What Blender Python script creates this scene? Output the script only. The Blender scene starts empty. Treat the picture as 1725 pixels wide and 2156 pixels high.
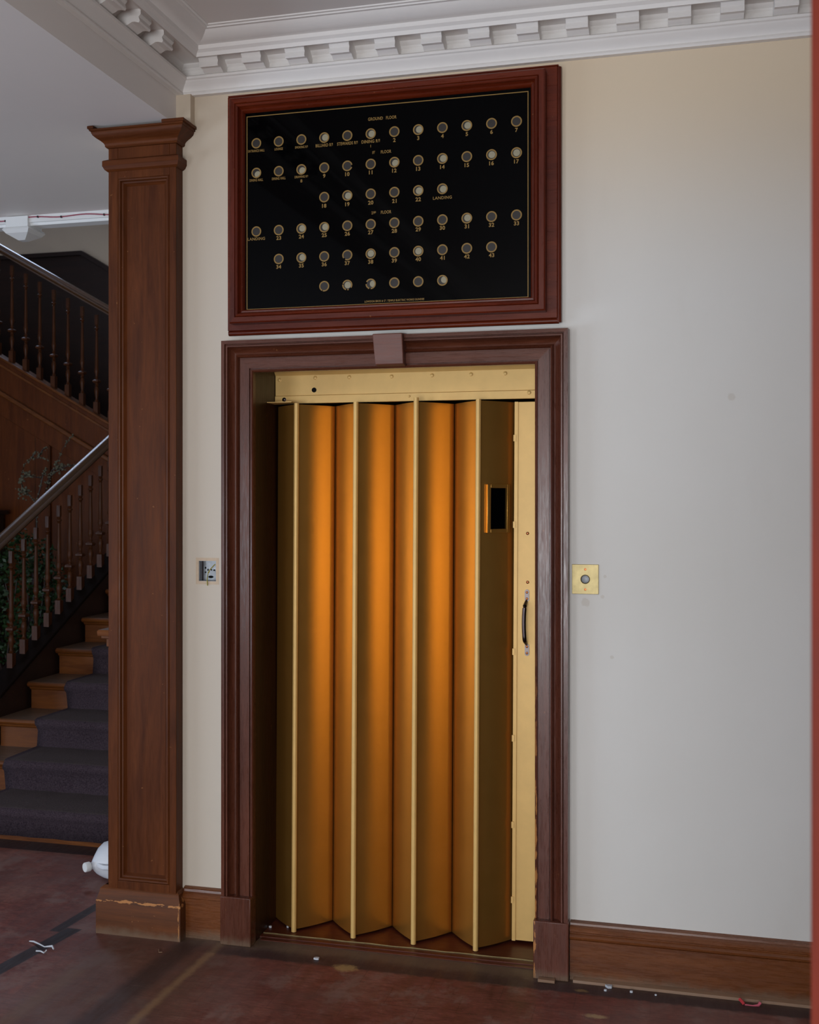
import bpy, bmesh, math, random
from mathutils import Vector
random.seed(7)
S = bpy.context.scene
C = S.collection
R = math.radians
PI = math.pi

# ------------------------------------------------------------------ camera, light, exposure
cam_d = bpy.data.cameras.new('camera'); cam = bpy.data.objects.new('camera', cam_d); C.objects.link(cam)
cam.location = (0, -3.59, 1.56)
cam.rotation_euler = (R(90), 0, R(14.27))
cam_d.sensor_fit = 'VERTICAL'; cam_d.sensor_height = 36; cam_d.sensor_width = 36
cam_d.lens = 36*2313/2156
cam_d.shift_y = -34/2156
cam_d.clip_start = 0.05
cam_d.dof.use_dof = True; cam_d.dof.focus_distance = 3.68; cam_d.dof.aperture_fstop = 6.0
S.camera = cam

W = bpy.data.worlds.new('world'); S.world = W; W.use_nodes = True
W.node_tree.nodes['Background'].inputs[0].default_value = (0.55, 0.7, 1, 1)
W.node_tree.nodes['Background'].inputs[1].default_value = 0.0

def area(name, loc, rot, sx, sy, power, col):
    d = bpy.data.lights.new(name, 'AREA'); d.shape = 'RECTANGLE'; d.size = sx; d.size_y = sy
    d.energy = power; d.color = col
    o = bpy.data.objects.new(name, d); C.objects.link(o); o.location = loc; o.rotation_euler = rot
    return o
# daylight through the windows of the front wall (behind the camera) and one small stair window
area('window_light', (-0.35, -6.85, 1.20), (R(106), 0, 0), 2.3, 2.0, 178, (0.92, 0.96, 1.0))
area('hall_window_light', (-3.9, -6.85, 1.35), (R(106), 0, 0), 1.6, 2.0, 75, (0.78, 0.88, 1.0))
area('hall_window_light', (-6.1, -2.8, 1.30), (R(112), 0, R(-90)), 2.6, 1.9, 135, (0.66, 0.81, 1.0))
area('stair_window_light', (-5.4, 4.22, 4.42), (R(-90), 0, 0), 1.5, 1.3, 38, (0.62, 0.74, 1.0))

S.view_settings.view_transform = 'Standard'
S.view_settings.look = 'None'
S.view_settings.gamma = 1
S.view_settings.use_curve_mapping = False
S.view_settings.exposure = 0.13
S.cycles.max_bounces = 10
S.cycles.diffuse_bounces = 6
S.cycles.glossy_bounces = 6

# ------------------------------------------------------------------ materials
def lin(c):
    return tuple(((v/255)/12.92 if v/255 <= .04045 else ((v/255+.055)/1.055)**2.4) for v in c)
def new_mat(name):
    m = bpy.data.materials.new(name); m.use_nodes = True
    nt = m.node_tree; b = nt.nodes['Principled BSDF']
    return m, nt, b
def N(nt, typ, **kw):
    n = nt.nodes.new(typ)
    for k, v in kw.items(): setattr(n, k, v)
    return n
def setv(n, i, v): n.inputs[i].default_value = v
def mix(nt, fac, a, b, typ='MIX'):
    n = N(nt, 'ShaderNodeMix', data_type='RGBA', blend_type=typ)
    for sock, v in ((n.inputs[0], fac), (n.inputs[6], a), (n.inputs[7], b)):
        if isinstance(v, bpy.types.NodeSocket): nt.links.new(v, sock)
        elif isinstance(v, (int, float)): sock.default_value = v
        else: sock.default_value = (*v[:3], 1)
    return n.outputs[2]
def mth(nt, op, a, b=None, c=None, clamp=False):
    n = N(nt, 'ShaderNodeMath', operation=op); n.use_clamp = clamp
    for i, v in enumerate((a, b, c)):
        if v is None: continue
        if isinstance(v, bpy.types.NodeSocket): nt.links.new(v, n.inputs[i])
        else: n.inputs[i].default_value = v
    return n.outputs[0]
def coords(nt, scale=(1, 1, 1), kind='Object'):
    tc = N(nt, 'ShaderNodeTexCoord'); mp = N(nt, 'ShaderNodeMapping')
    nt.links.new(tc.outputs[kind], mp.inputs[0]); mp.inputs[3].default_value = scale
    return mp.outputs[0]
def noise(nt, vec, scale, detail=4, rough=.55, dist=0.0):
    n = N(nt, 'ShaderNodeTexNoise'); nt.links.new(vec, n.inputs['Vector'])
    setv(n, 'Scale', scale); setv(n, 'Detail', detail); setv(n, 'Roughness', rough); setv(n, 'Distortion', dist)
    return n.outputs[0]
def ramp(nt, fac, stops):
    n = N(nt, 'ShaderNodeValToRGB'); nt.links.new(fac, n.inputs[0])
    e = n.color_ramp.elements
    while len(e) < len(stops): e.new(.5)
    for el, (p, c) in zip(e, stops):
        el.position = p; el.color = (*c, 1) if len(c) == 3 else c
    return n.outputs[0]
def sstep(nt, v, lo, hi):
    n = N(nt, 'ShaderNodeMapRange', interpolation_type='SMOOTHSTEP'); nt.links.new(v, n.inputs[0])
    setv(n, 1, lo); setv(n, 2, hi); return n.outputs[0]
def bump(nt, b, h, strength=.2, dist=.002):
    n = N(nt, 'ShaderNodeBump'); nt.links.new(h, n.inputs['Height']); setv(n, 'Strength', strength); setv(n, 'Distance', dist)
    nt.links.new(n.outputs[0], b.inputs['Normal'])

def wood(name, dark, light, axis='Z', rough=.34, chips=None, spec=.5, dirt=None, dust=False):
    """long-grain varnished wood; axis = direction of the grain. chips = (axis index, centre, half width)"""
    m, nt, b = new_mat(name)
    sc = {'X': (1.2, 14, 14), 'Y': (14, 1.2, 14), 'Z': (14, 14, 1.2)}[axis]
    v = coords(nt, sc)
    n1 = noise(nt, v, 1.6, 6, .6, .8)
    v2 = coords(nt, tuple(s*6 for s in sc))
    n2 = noise(nt, v2, 2.2, 3, .6, .3)
    col = ramp(nt, n1, [(.28, lin(dark)), (.52, tuple((a+c)/2 for a, c in zip(lin(dark), lin(light)))), (.75, lin(light))])
    fine = ramp(nt, n2, [(.35, (.72, .72, .72)), (.6, (1, 1, 1))])
    col = mix(nt, .55, col, fine, 'MULTIPLY')
    blot = noise(nt, coords(nt, (1, 1, 1)), 3.0, 3, .5)
    col = mix(nt, .35, col, ramp(nt, blot, [(.3, (.62, .60, .58)), (.65, (1, 1, 1))]), 'MULTIPLY')
    spots = noise(nt, coords(nt, (1, 1, 1)), 70, 2, .5)
    col = mix(nt, mth(nt, 'MULTIPLY', sstep(nt, spots, .74, .79), .6), col, lin((150, 100, 60)))
    if chips:
        tc = N(nt, 'ShaderNodeNewGeometry'); sp = N(nt, 'ShaderNodeSeparateXYZ'); nt.links.new(tc.outputs['Position'], sp.inputs[0])
        tot = None
        for ax, c0, hw, extra in chips:
            d = mth(nt, 'ABSOLUTE', mth(nt, 'SUBTRACT', sp.outputs[ax], c0))
            k = sstep(nt, d, hw, 0.0)
            cn = noise(nt, coords(nt, (.45, 1, 1.7) if ax == 2 else (1, 1, .3)), 48, 5, .65)
            mm = sstep(nt, mth(nt, 'ADD', mth(nt, 'MULTIPLY', k, .22), cn), .70, .73)
            if extra:
                ax2, lo, hi = extra
                mm = mth(nt, 'MULTIPLY', mm, sstep(nt, sp.outputs[ax2], lo, hi))
            tot = mm if tot is None else mth(nt, 'MAXIMUM', tot, mm)
        col = mix(nt, tot, col, lin((176, 118, 66)))
    if dirt:
        tc = N(nt, 'ShaderNodeNewGeometry'); sp = N(nt, 'ShaderNodeSeparateXYZ'); nt.links.new(tc.outputs['Position'], sp.inputs[0])
        dn = noise(nt, coords(nt, (1, 1, 1)), 22, 4, .6)
        k = sstep(nt, mth(nt, 'ADD', sp.outputs[2], mth(nt, 'MULTIPLY', dn, .05)), .065, .025)
        col = mix(nt, mth(nt, 'MULTIPLY', k, .75), col, lin((112, 92, 74)))
    if dust:    # settled dust on the upward faces of the treads
        g = N(nt, 'ShaderNodeNewGeometry'); sp = N(nt, 'ShaderNodeSeparateXYZ'); nt.links.new(g.outputs['Normal'], sp.inputs[0])
        col = mix(nt, mth(nt, 'MULTIPLY', sstep(nt, sp.outputs[2], .8, .95), .6), col, lin((100, 92, 82)))
    nt.links.new(col, b.inputs['Base Color'])
    rn = ramp(nt, n2, [(.3, (rough-.06,)*3), (.7, (rough+.12,)*3)])
    nt.links.new(rn, b.inputs['Roughness'])
    b.inputs['Specular IOR Level'].default_value = spec
    bump(nt, b, n2, .12, .001)
    return m

def plain(name, col, rough=.5, metal=0, spec=.5, var=.0, vscale=8, bumpy=0):
    m, nt, b = new_mat(name)
    c = lin(col)
    n1 = noise(nt, coords(nt), vscale, 4, .6)
    base = mix(nt, 1.0, c, ramp(nt, n1, [(.3, (1-var,)*3), (.7, (1, 1, 1))]), 'MULTIPLY')
    nt.links.new(base, b.inputs['Base Color'])
    b.inputs['Roughness'].default_value = rough; b.inputs['Metallic'].default_value = metal
    b.inputs['Specular IOR Level'].default_value = spec
    if bumpy: bump(nt, b, n1, bumpy, .002)
    return m

def wall_mat():
    m, nt, b = new_mat('wall_paint')
    v = coords(nt)
    n1 = noise(nt, v, 1.1, 3, .5)
    col = ramp(nt, n1, [(.3, lin((219, 216, 209))), (.7, lin((226, 224, 219)))])
    st = noise(nt, coords(nt, (1, 1, .3)), 5.5, 4, .6)
    col = mix(nt, mth(nt, 'MULTIPLY', sstep(nt, st, .55, .8), .10), col, lin((190, 180, 168)))
    # cream paint near the cornice, with warm bounce light painted into it
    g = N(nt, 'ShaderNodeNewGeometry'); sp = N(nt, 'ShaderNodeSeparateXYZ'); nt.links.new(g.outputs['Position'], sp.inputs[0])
    zz = mth(nt, 'ADD', sp.outputs[2], mth(nt, 'MULTIPLY', n1, .35))
    col = mix(nt, mth(nt, 'MULTIPLY', sstep(nt, zz, 2.35, 3.1), .75), col, lin((222, 198, 162)))
    col = mix(nt, mth(nt, 'MULTIPLY', sstep(nt, sp.outputs[0], -1.3, -1.65), .85), col, lin((200, 186, 167)))  # left strip: pilaster shade and warmer light painted in as darker cream
    # small stains beneath the button plate
    for (sx, sz, r) in ((-.325, 1.215, .016), (-.27, 1.235, .007), (.13, 1.87, .014), (-.24, 1.04, .007), (-.262, 1.3, .006)):
        dx = mth(nt, 'SUBTRACT', sp.outputs[0], sx); dz = mth(nt, 'SUBTRACT', sp.outputs[2], sz)
        d = mth(nt, 'SQRT', mth(nt, 'ADD', mth(nt, 'MULTIPLY', dx, dx), mth(nt, 'MULTIPLY', dz, dz)))
        jn = noise(nt, v, 90, 2, .5)
        k = sstep(nt, mth(nt, 'ADD', d, mth(nt, 'MULTIPLY', jn, r*.9)), r*1.5, r*1.1)
        col = mix(nt, mth(nt, 'MULTIPLY', k, .22), col, lin((170, 150, 120)))
    nt.links.new(col, b.inputs['Base Color'])
    b.inputs['Roughness'].default_value = .55
    b.inputs['Specular IOR Level'].default_value = .3
    bump(nt, b, noise(nt, v, 60, 3, .6), .05, .001)
    return m

def floor_mat():
    m, nt, b = new_mat('worn_red_floor')
    v = coords(nt)
    g = N(nt, 'ShaderNodeNewGeometry'); sp = N(nt, 'ShaderNodeSeparateXYZ'); nt.links.new(g.outputs['Position'], sp.inputs[0])
    X, Yc = sp.outputs[0], sp.outputs[1]
    n1 = noise(nt, v, 2.4, 6, .65)
    n2 = noise(nt, coords(nt, (6, 1.0, 1)), 6, 5, .65)
    col = ramp(nt, n1, [(.3, lin((104, 56, 48))), (.5, lin((128, 74, 64))), (.72, lin((152, 110, 98)))])
    n3 = noise(nt, coords(nt, (1.2, 3.5, 1)), 9, 8, .8)
    col = mix(nt, .8, col, ramp(nt, n3, [(.34, (.62, .56, .54)), (.5, (.95, .93, .92)), (.66, (1.25, 1.2, 1.18))]), 'MULTIPLY')
    n4 = noise(nt, coords(nt, (1, 5, 1)), 26, 6, .85)
    col = mix(nt, .8, col, ramp(nt, n4, [(.36, (.58, .54, .52)), (.52, (1, .98, .97)), (.66, (1.4, 1.36, 1.32))]), 'MULTIPLY')
    br = N(nt, 'ShaderNodeTexBrick'); nt.links.new(coords(nt, (1, 1, 1)), br.inputs['Vector']); setv(br, 'Scale', 2.2); setv(br, 'Mortar Size', .003); setv(br, 'Color1', (1, 1, 1, 1)); setv(br, 'Color2', (.9, .88, .87, 1)); setv(br, 'Mortar', (.62, .58, .56, 1))
    col = mix(nt, .7, col, br.outputs[0], 'MULTIPLY')
    pt = noise(nt, v, 4.5, 5, .7)
    col = mix(nt, mth(nt, 'MULTIPLY', sstep(nt, pt, .50, .64), .62), col, lin((138, 112, 104)))
    col = mix(nt, .6, col, ramp(nt, n2, [(.3, (.6, .57, .56)), (.6, (1, 1, 1))]), 'MULTIPLY')
    edge = mth(nt, 'MULTIPLY', mth(nt, 'SUBTRACT', noise(nt, v, 25, 3, .6), .5), .03)
    def strip(x0, slope, w, ylo, yhi, colr, amt, soft=.004):
        cx = mth(nt, 'MULTIPLY_ADD', Yc, slope, x0)
        d = mth(nt, 'ADD', mth(nt, 'ABSOLUTE', mth(nt, 'SUBTRACT', X, cx)), edge if soft > .006 else 0.0)
        k = sstep(nt, d, w+soft, w-soft)
        k = mth(nt, 'MULTIPLY', k, mth(nt, 'MULTIPLY', sstep(nt, Yc, ylo, ylo+.01), sstep(nt, Yc, yhi, yhi-.01)))
        kk = mth(nt, 'MULTIPLY', k, amt)
        return mix(nt, kk, col, colr)
    # worn, greyed traffic area in front of the pilaster
    d1 = noise(nt, v, 1.7, 4, .6)
    xm = mth(nt, 'MULTIPLY', sstep(nt, X, -2.1, -1.9), sstep(nt, X, -1.35, -1.6))
    col = mix(nt, mth(nt, 'MULTIPLY', xm, .60), col, lin((84, 64, 50)))
    grey = mth(nt, 'MULTIPLY', sstep(nt, d1, .45, .65), .45)
    col = mix(nt, grey, col, lin((112, 88, 84)))
    dark = lin((38, 34, 36))
    col = strip(-2.138, .15, .030, -4, -.045, dark, .92)
    col = strip(-2.195, .08, .022, -.095, .35, dark, .9)
    col = strip(-1.683, .06, .045, -3, -.03, lin((40, 33, 32)), .6, .025)
    col = strip(-1.578, .03, .014, -2.5, -.03, lin((150, 118, 84)), .6, .012)
    col = strip(-1.93, .05, .028, -2.0, -.35, lin((118, 92, 74)), .45, .02)
    # dark border along the lift wall and along the foot of the stair
    by = mth(nt, 'ADD', Yc, edge)
    k = mth(nt, 'MULTIPLY', mth(nt, 'MULTIPLY', sstep(nt, by, -.135, -.115), sstep(nt, X, -1.70, -1.45)), .8)
    col = mix(nt, k, col, lin((50, 42, 43)))
    k = mth(nt, 'MULTIPLY', mth(nt, 'MULTIPLY', mth(nt, 'MULTIPLY', sstep(nt, Yc, .68, .69), sstep(nt, Yc, .86, .84)), sstep(nt, X, -1.9, -2.0)), .85)
    col = mix(nt, k, col, lin((34, 30, 32)))
    # grime along the foot of the woodwork
    k = mth(nt, 'MULTIPLY', sstep(nt, mth(nt, 'ADD', Yc, mth(nt, 'MULTIPLY', noise(nt, v, 14, 4, .7), .08)), -.05, .02), mth(nt, 'MULTIPLY', sstep(nt, X, -2.1, -2.0), .45))
    col = mix(nt, k, col, lin((128, 108, 88)))
    # pale worn patches and plaster dust
    for (sx, sy, rx, ry, cc, am) in ((-1.10, -.125, .055, .035, (170, 140, 92), .8), (-.27, -.262, .045, .018, (172, 146, 108), .8),
                                 (-.33, -.10, .03, .014, (150, 124, 80), .6)):
        dx = mth(nt, 'DIVIDE', mth(nt, 'SUBTRACT', X, sx), rx); dy = mth(nt, 'DIVIDE', mth(nt, 'SUBTRACT', Yc, sy), ry)
        d = mth(nt, 'SQRT', mth(nt, 'ADD', mth(nt, 'MULTIPLY', dx, dx), mth(nt, 'MULTIPLY', dy, dy)))
        k = sstep(nt, mth(nt, 'ADD', d, mth(nt, 'MULTIPLY', noise(nt, v, 45, 4, .7), 1.3)), 1.65, 1.0)
        col = mix(nt, mth(nt, 'MULTIPLY', k, am), col, lin(cc))
    sc = noise(nt, coords(nt, (3, 40, 1)), 3, 2, .5)
    col = mix(nt, mth(nt, 'MULTIPLY', sstep(nt, sc, .70, .73), .25), col, lin((150, 118, 108)))
    ds = noise(nt, v, 160, 2, .5)
    col = mix(nt, mth(nt, 'MULTIPLY', sstep(nt, ds, .74, .78), .5), col, lin((170, 155, 145)))
    nt.links.new(col, b.inputs['Base Color'])
    nt.links.new(ramp(nt, n2, [(.3, (.42,)*3), (.7, (.62,)*3)]), b.inputs['Roughness'])
    b.inputs['Specular IOR Level'].default_value = .35
    bump(nt, b, n2, .08, .002)
    return m

M = {}
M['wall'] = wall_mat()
M['ceiling'] = plain('ceiling_paint', (232, 227, 223), .6, spec=.3, var=.03, vscale=2)
M['cornice'] = plain('cornice_paint', (232, 228, 224), .5, spec=.3, var=.04, vscale=5)
M['floor'] = floor_mat()
M['pil_v'] = wood('pilaster_wood_upright', (72, 34, 12), (106, 56, 24), 'Z', .42, spec=.16)
M['pil_h'] = wood('pilaster_wood_level', (70, 33, 12), (103, 54, 23), 'X', .42, spec=.16)
M['plinth'] = wood('plinth_wood', (76, 42, 18), (118, 64, 26), 'X', .48, spec=.25, chips=[(2, .119, .012, None), (0, -1.730, .006, None)], dirt=True)
M['arch_v'] = wood('architrave_wood_upright', (78, 40, 26), (106, 58, 40), 'Z', .27, dirt=True, spec=.36)
M['arch_r'] = wood('architrave_wood_chipped', (80, 42, 30), (110, 60, 44), 'Z', .27, chips=[(0, -.484, .012, (2, 1.25, .4))], dirt=True, spec=.55)
M['arch_h'] = wood('architrave_wood_level', (78, 39, 25), (108, 58, 38), 'X', .27, spec=.36)
M['jamb'] = wood('jamb_wood', (34, 13, 5), (56, 22, 9), 'Z', .40)
M['key'] = wood('keystone_wood', (104, 62, 50), (132, 84, 70), 'X', .42)
M['skirt'] = wood('skirting_wood', (98, 52, 24), (134, 76, 34), 'X', .25, spec=.6, dirt=True)
M['mah_h'] = wood('mahogany_level', (82, 25, 8), (116, 43, 16), 'X', .30, spec=.3)
M['mah_v'] = wood('mahogany_upright', (74, 22, 8), (106, 38, 15), 'Z', .30, spec=.3)
M['stair_x'] = wood('stair_wood_level', (82, 42, 16), (122, 70, 28), 'X', .36, spec=.25, dust=True)
M['stair_z'] = wood('stair_wood_upright', (64, 34, 15), (92, 50, 24), 'Z', .38, spec=.2)
M['rail'] = plain('polished_handrail', (86, 58, 34), .2, spec=.8, var=.2)
M['stair_y'] = wood('stair_wood_long', (96, 54, 28), (128, 76, 40), 'Y', .24, spec=.7)
M['span'] = wood('spandrel_wood', (74, 34, 12), (104, 54, 20), 'Z', .40, spec=.16)
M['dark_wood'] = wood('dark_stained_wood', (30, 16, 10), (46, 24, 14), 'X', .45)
M['doorleaf'] = wood('red_door_edge_wood', (112, 38, 22), (128, 48, 30), 'Z', .5, spec=.2)
M['sill'] = wood('sill_wood', (78, 34, 22), (104, 48, 30), 'X', .40)
M['tanstrip'] = wood('dusty_batten_wood', (130, 100, 78), (160, 126, 98), 'X', .6)

def gold_paint():
    m, nt, b = new_mat('gold_metal_paint')
    v = coords(nt)
    n1 = noise(nt, v, 9, 4, .6)
    col = ramp(nt, n1, [(.3, (.58, .30, .062)), (.7, (.61, .315, .07))])
    st = noise(nt, coords(nt, (1, 1, .25)), 4, 5, .65)
    col = mix(nt, mth(nt, 'MULTIPLY', sstep(nt, st, .60, .85), .25), col, (.40, .21, .07))
    nt.links.new(col, b.inputs['Base Color'])
    b.inputs['Metallic'].default_value = .85
    nt.links.new(ramp(nt, n1, [(.3, (.31,)*3), (.7, (.34,)*3)]), b.inputs['Roughness'])
    return m
M['gold'] = gold_paint()
M['gold_pale'] = plain('pale_gold_paint', (232, 190, 116), .45, metal=.2, var=.10, vscale=14, bumpy=.05)
M['brass'] = plain('aged_brass', (196, 178, 130), .52, metal=1, var=.3, vscale=30)
M['steel'] = plain('worn_steel', (150, 140, 138), .5, metal=1, var=.25, vscale=30)
M['darksteel'] = plain('dark_steel', (80, 70, 70), .3, metal=1, var=.2, vscale=20)
M['black'] = plain('black_void', (6, 5, 5), .6, spec=.1)
M['glass'] = plain('black_glass', (2, 2, 3), .05, spec=.07)
M['gilt'] = plain('gilt_lettering', (150, 118, 62), .5, var=.15, vscale=120, spec=.3)
M['flag_dark_shade'] = plain('dark_flag_and_shade', (38, 32, 29), .5, var=.2, vscale=90)
M['flag_pale'] = plain('pale_flag', (156, 149, 124), .5, var=.15, vscale=90)
M['white'] = plain('white_gloss_paint', (226, 228, 228), .35)
M['cable'] = plain('pink_cable', (150, 44, 70), .45)
M['clip'] = plain('dark_clip', (40, 24, 30), .5)
M['plastic'] = plain('white_plastic', (222, 226, 234), .38)
M['galv'] = plain('galvanised_steel', (176, 180, 184), .45, metal=.6, var=.3, vscale=60)
M['wire'] = plain('yellow_green_wire', (150, 140, 36), .4)
M['plaster'] = plain('bare_plaster', (206, 184, 158), .8, var=.12, vscale=60)
M['button'] = plain('dark_blue_button', (44, 50, 62), .25)
M['copper'] = plain('copper_screw', (170, 106, 66), .35, metal=.9)
M['leaf'] = plain('green_leaf', (36, 66, 28), .5, var=.6, vscale=6)
M['lichen'] = plain('grey_green_lichen', (104, 102, 84), .9, var=.35, vscale=60)
M['pot'] = plain('terracotta', (110, 62, 44), .7, var=.2)
M['chip'] = plain('white_chip', (196, 200, 206), .6)
M['red_scrap'] = plain('red_ribbon', (190, 50, 56), .6)

def carpet_mat():
    m, nt, b = new_mat('purple_stair_carpet')
    v = coords(nt)
    n1 = noise(nt, v, 160, 3, .7); n2 = noise(nt, v, 6, 4, .6)
    col = ramp(nt, n1, [(.3, lin((44, 35, 42))), (.7, lin((78, 66, 72)))])
    col = mix(nt, .5, col, ramp(nt, n2, [(.3, (.75, .72, .72)), (.7, (1, 1, 1))]), 'MULTIPLY')
    g = N(nt, 'ShaderNodeNewGeometry'); sp = N(nt, 'ShaderNodeSeparateXYZ'); nt.links.new(g.outputs['Normal'], sp.inputs[0])
    col = mix(nt, mth(nt, 'MULTIPLY', sstep(nt, sp.outputs[2], .8, .95), .3), col, lin((92, 86, 78)))
    nt.links.new(col, b.inputs['Base Color']); b.inputs['Roughness'].default_value = .95
    b.inputs['Specular IOR Level'].default_value = .1
    bump(nt, b, n1, .6, .004)
    return m
M['carpet'] = carpet_mat()

# ------------------------------------------------------------------ mesh helpers
class MB:
    def __init__(s): s.bm = bmesh.new()
    def box(s, x0, x1, y0, y1, z0, z1):
        v = [s.bm.verts.new((x, y, z)) for x in (x0, x1) for y in (y0, y1) for z in (z0, z1)]
        for f in ((0, 1, 3, 2), (4, 6, 7, 5), (0, 4, 5, 1), (2, 3, 7, 6), (0, 2, 6, 4), (1, 5, 7, 3)):
            s.bm.faces.new([v[i] for i in f])
        return s
    def rings(s, rings, close=True, cap=True):
        """loft a list of rings of points"""
        vs = [[s.bm.verts.new(p) for p in r] for r in rings]
        n = len(vs[0])
        for a, b in zip(vs[:-1], vs[1:]):
            for i in range(n if close else n-1):
                j = (i+1) % n
                s.bm.faces.new((a[i], a[j], b[j], b[i]))
        if cap:
            s.bm.faces.new(vs[0][::-1]); s.bm.faces.new(vs[-1])
        return s
    def prism(s, poly, axis, a0, a1):
        """poly: 2D points in the other two axes (cyclic order), extruded along axis"""
        def P(p, a):
            return {'X': (a, p[0], p[1]), 'Y': (p[0], a, p[1]), 'Z': (p[0], p[1], a)}[axis]
        return s.rings([[P(p, a0) for p in poly], [P(p, a1) for p in poly]])
    def lathe(s, prof, c, n=16, axis='Z', squash=None):
        rs = []
        for r, h in prof:
            ring = []
            for i in range(n):
                a = 2*PI*i/n
                u, w = r*math.cos(a), r*math.sin(a)
                p = {'Z': (u, w, h), 'Y': (u, h, w), 'X': (h, u, w)}[axis]
                ring.append((c[0]+p[0], c[1]+p[1], c[2]+p[2]))
            rs.append(ring)
        return s.rings(rs)
    def tube(s, pts, r, n=8):
        pts = [Vector(p) for p in pts]; rr = r if isinstance(r, (list, tuple)) else [r]*len(pts)
        rs = []; up = Vector((0.13, 0.27, 1)).normalized()
        for i, p in enumerate(pts):
            t = (pts[min(i+1, len(pts)-1)]-pts[max(i-1, 0)]).normalized()
            if abs(t.dot(up)) > .98: up = Vector((1, 0.1, 0)).normalized()
            a = t.cross(up).normalized(); b = t.cross(a).normalized()
            rs.append([p+(a*math.cos(2*PI*k/n)+b*math.sin(2*PI*k/n))*rr[i] for k in range(n)])
        return s.rings(rs)
    def quad(s, pts):
        s.bm.faces.new([s.bm.verts.new(p) for p in pts]); return s
    def sphere(s, c, r, n=10, sz=1):
        prof = [(max(r*math.sin(PI*k/n), 1e-4), -r*sz*math.cos(PI*k/n)) for k in range(n+1)]
        return s.lathe(prof, c, 12)
    def build(s, name, mat, parent=None, bevel=0, smooth=40, loc=None):
        bmesh.ops.recalc_face_normals(s.bm, faces=s.bm.faces)
        me = bpy.data.meshes.new(name); 
        if parent is not None: base = wloc(parent)
        elif loc is not None: base = Vector(loc)
        else:
            xs = [v.co for v in s.bm.verts]
            lo = Vector([min(v[i] for v in xs) for i in range(3)]); hi = Vector([max(v[i] for v in xs) for i in range(3)])
            base = Vector(((lo.x+hi.x)/2, (lo.y+hi.y)/2, lo.z))
        if parent is None or loc is None:
            off = base; oloc = base if parent is None else Vector((0, 0, 0))
        else:
            off = Vector(loc); oloc = Vector(loc)-base
        for v in s.bm.verts: v.co -= off
        s.bm.to_mesh(me); s.bm.free()
        for p in me.polygons: p.use_smooth = True
        me.set_sharp_from_angle(angle=R(smooth))
        me.materials.append(mat)
        o = bpy.data.objects.new(name, me); C.objects.link(o); o.location = oloc
        if parent is not None: o.parent = parent
        if bevel:
            b = o.modifiers.new('bevel', 'BEVEL'); b.width = bevel; b.segments = 2; b.limit_method = 'ANGLE'; b.angle_limit = R(40)
        return o
def wloc(o):
    v = Vector((0, 0, 0))
    while o is not None: v = v+o.location; o = o.parent
    return v
def tag(o, label=None, cat=None, group=None, kind=None):
    for k, v in (('label', label), ('category', cat), ('group', group), ('kind', kind)):
        if v: o[k] = v
    return o
def thing(name, loc, label, cat, group=None, kind=None):
    o = bpy.data.objects.new(name, None); C.objects.link(o); o.location = loc; o.empty_display_size = .1
    return tag(o, label, cat, group, kind)
def struct(mb, name, mat, label, cat, **kw):
    return tag(mb.build(name, mat, **kw), label, cat, kind='structure')

XB = -1.755      # face of the beam that carries the left end of the cornice
ZC = 3.14        # room ceiling
ZH = 2.870       # hall ceiling

# ------------------------------------------------------------------ room shell
f = MB(); f.box(-6.2, 2.2, -7.0, 4.5, -.1, 0)
struct(f, 'floor', M['floor'], 'worn dark red floor with black inlaid strips', 'floor', loc=(0, 0, 0))
w = MB()
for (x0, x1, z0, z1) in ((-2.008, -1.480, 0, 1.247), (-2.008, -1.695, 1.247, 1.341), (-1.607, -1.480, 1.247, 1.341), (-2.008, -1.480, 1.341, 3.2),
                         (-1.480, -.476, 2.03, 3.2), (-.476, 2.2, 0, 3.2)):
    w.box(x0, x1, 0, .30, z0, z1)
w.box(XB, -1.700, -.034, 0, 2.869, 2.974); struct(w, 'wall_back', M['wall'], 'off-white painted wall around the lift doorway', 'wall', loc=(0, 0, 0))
c = MB(); c.box(XB, 2.2, -7.0, .3, ZC, ZC+.1)
struct(c, 'ceiling', M['ceiling'], 'white room ceiling above the moulded cornice', 'ceiling', loc=(0, 0, 0))
c = MB(); c.box(-6.2, XB, -7.0, .97, ZH, ZC+.1)
c.box(-6.2, -2.13, .97, 1.0, ZH, 5.6)
struct(c, 'ceiling', M['ceiling'], 'lower white hall ceiling left of the beam', 'ceiling', loc=(0, 0, 0))
c = MB(); c.box(-6.2, -2.02, .97, 4.5, 5.5, 5.6)
struct(c, 'ceiling', M['ceiling'], 'high ceiling over the stairwell', 'ceiling', loc=(0, 0, 0))
w = MB(); w.box(-6.2, -1.9, 4.3, 4.5, 0, 5.6)
struct(w, 'wall_stair_back', M['wall'], 'shadowed plaster wall behind the upper stair flight', 'wall', loc=(0, 0, 0))
w = MB(); w.box(-2.13, -2.02, .30, 4.3, 0, 5.6); w.box(-2.13, -2.008, .185, .3, 0, 2.87)
struct(w, 'wall_stair_right', M['wall'], 'stairwell side wall hidden behind the pilaster', 'wall', loc=(0, 0, 0))
w = MB(); w.box(-6.3, -6.2, -7.0, 4.5, 0, 5.6)
struct(w, 'wall_left', M['dark_wood'], 'unseen far left wall of the stair hall, darkened to cut bounce light', 'wall', loc=(0, 0, 0))  # unseen wall; dark finish chosen to dim the stairwell
w = MB(); w.box(2.2, 2.3, -7.0, .3, 0, 3.3)
struct(w, 'wall_right', M['dark_wood'], 'unseen right side wall of the room, darkened for the door reflections', 'wall', loc=(0, 0, 0))  # unseen wall; dark finish chosen for what the door panels reflect
w = MB(); w.box(-6.3, 2.3, -7.1, -7.0, 0, 3.3)
struct(w, 'wall_front', M['wall'], 'window wall behind the viewer', 'wall', loc=(0, 0, 0))
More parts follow.
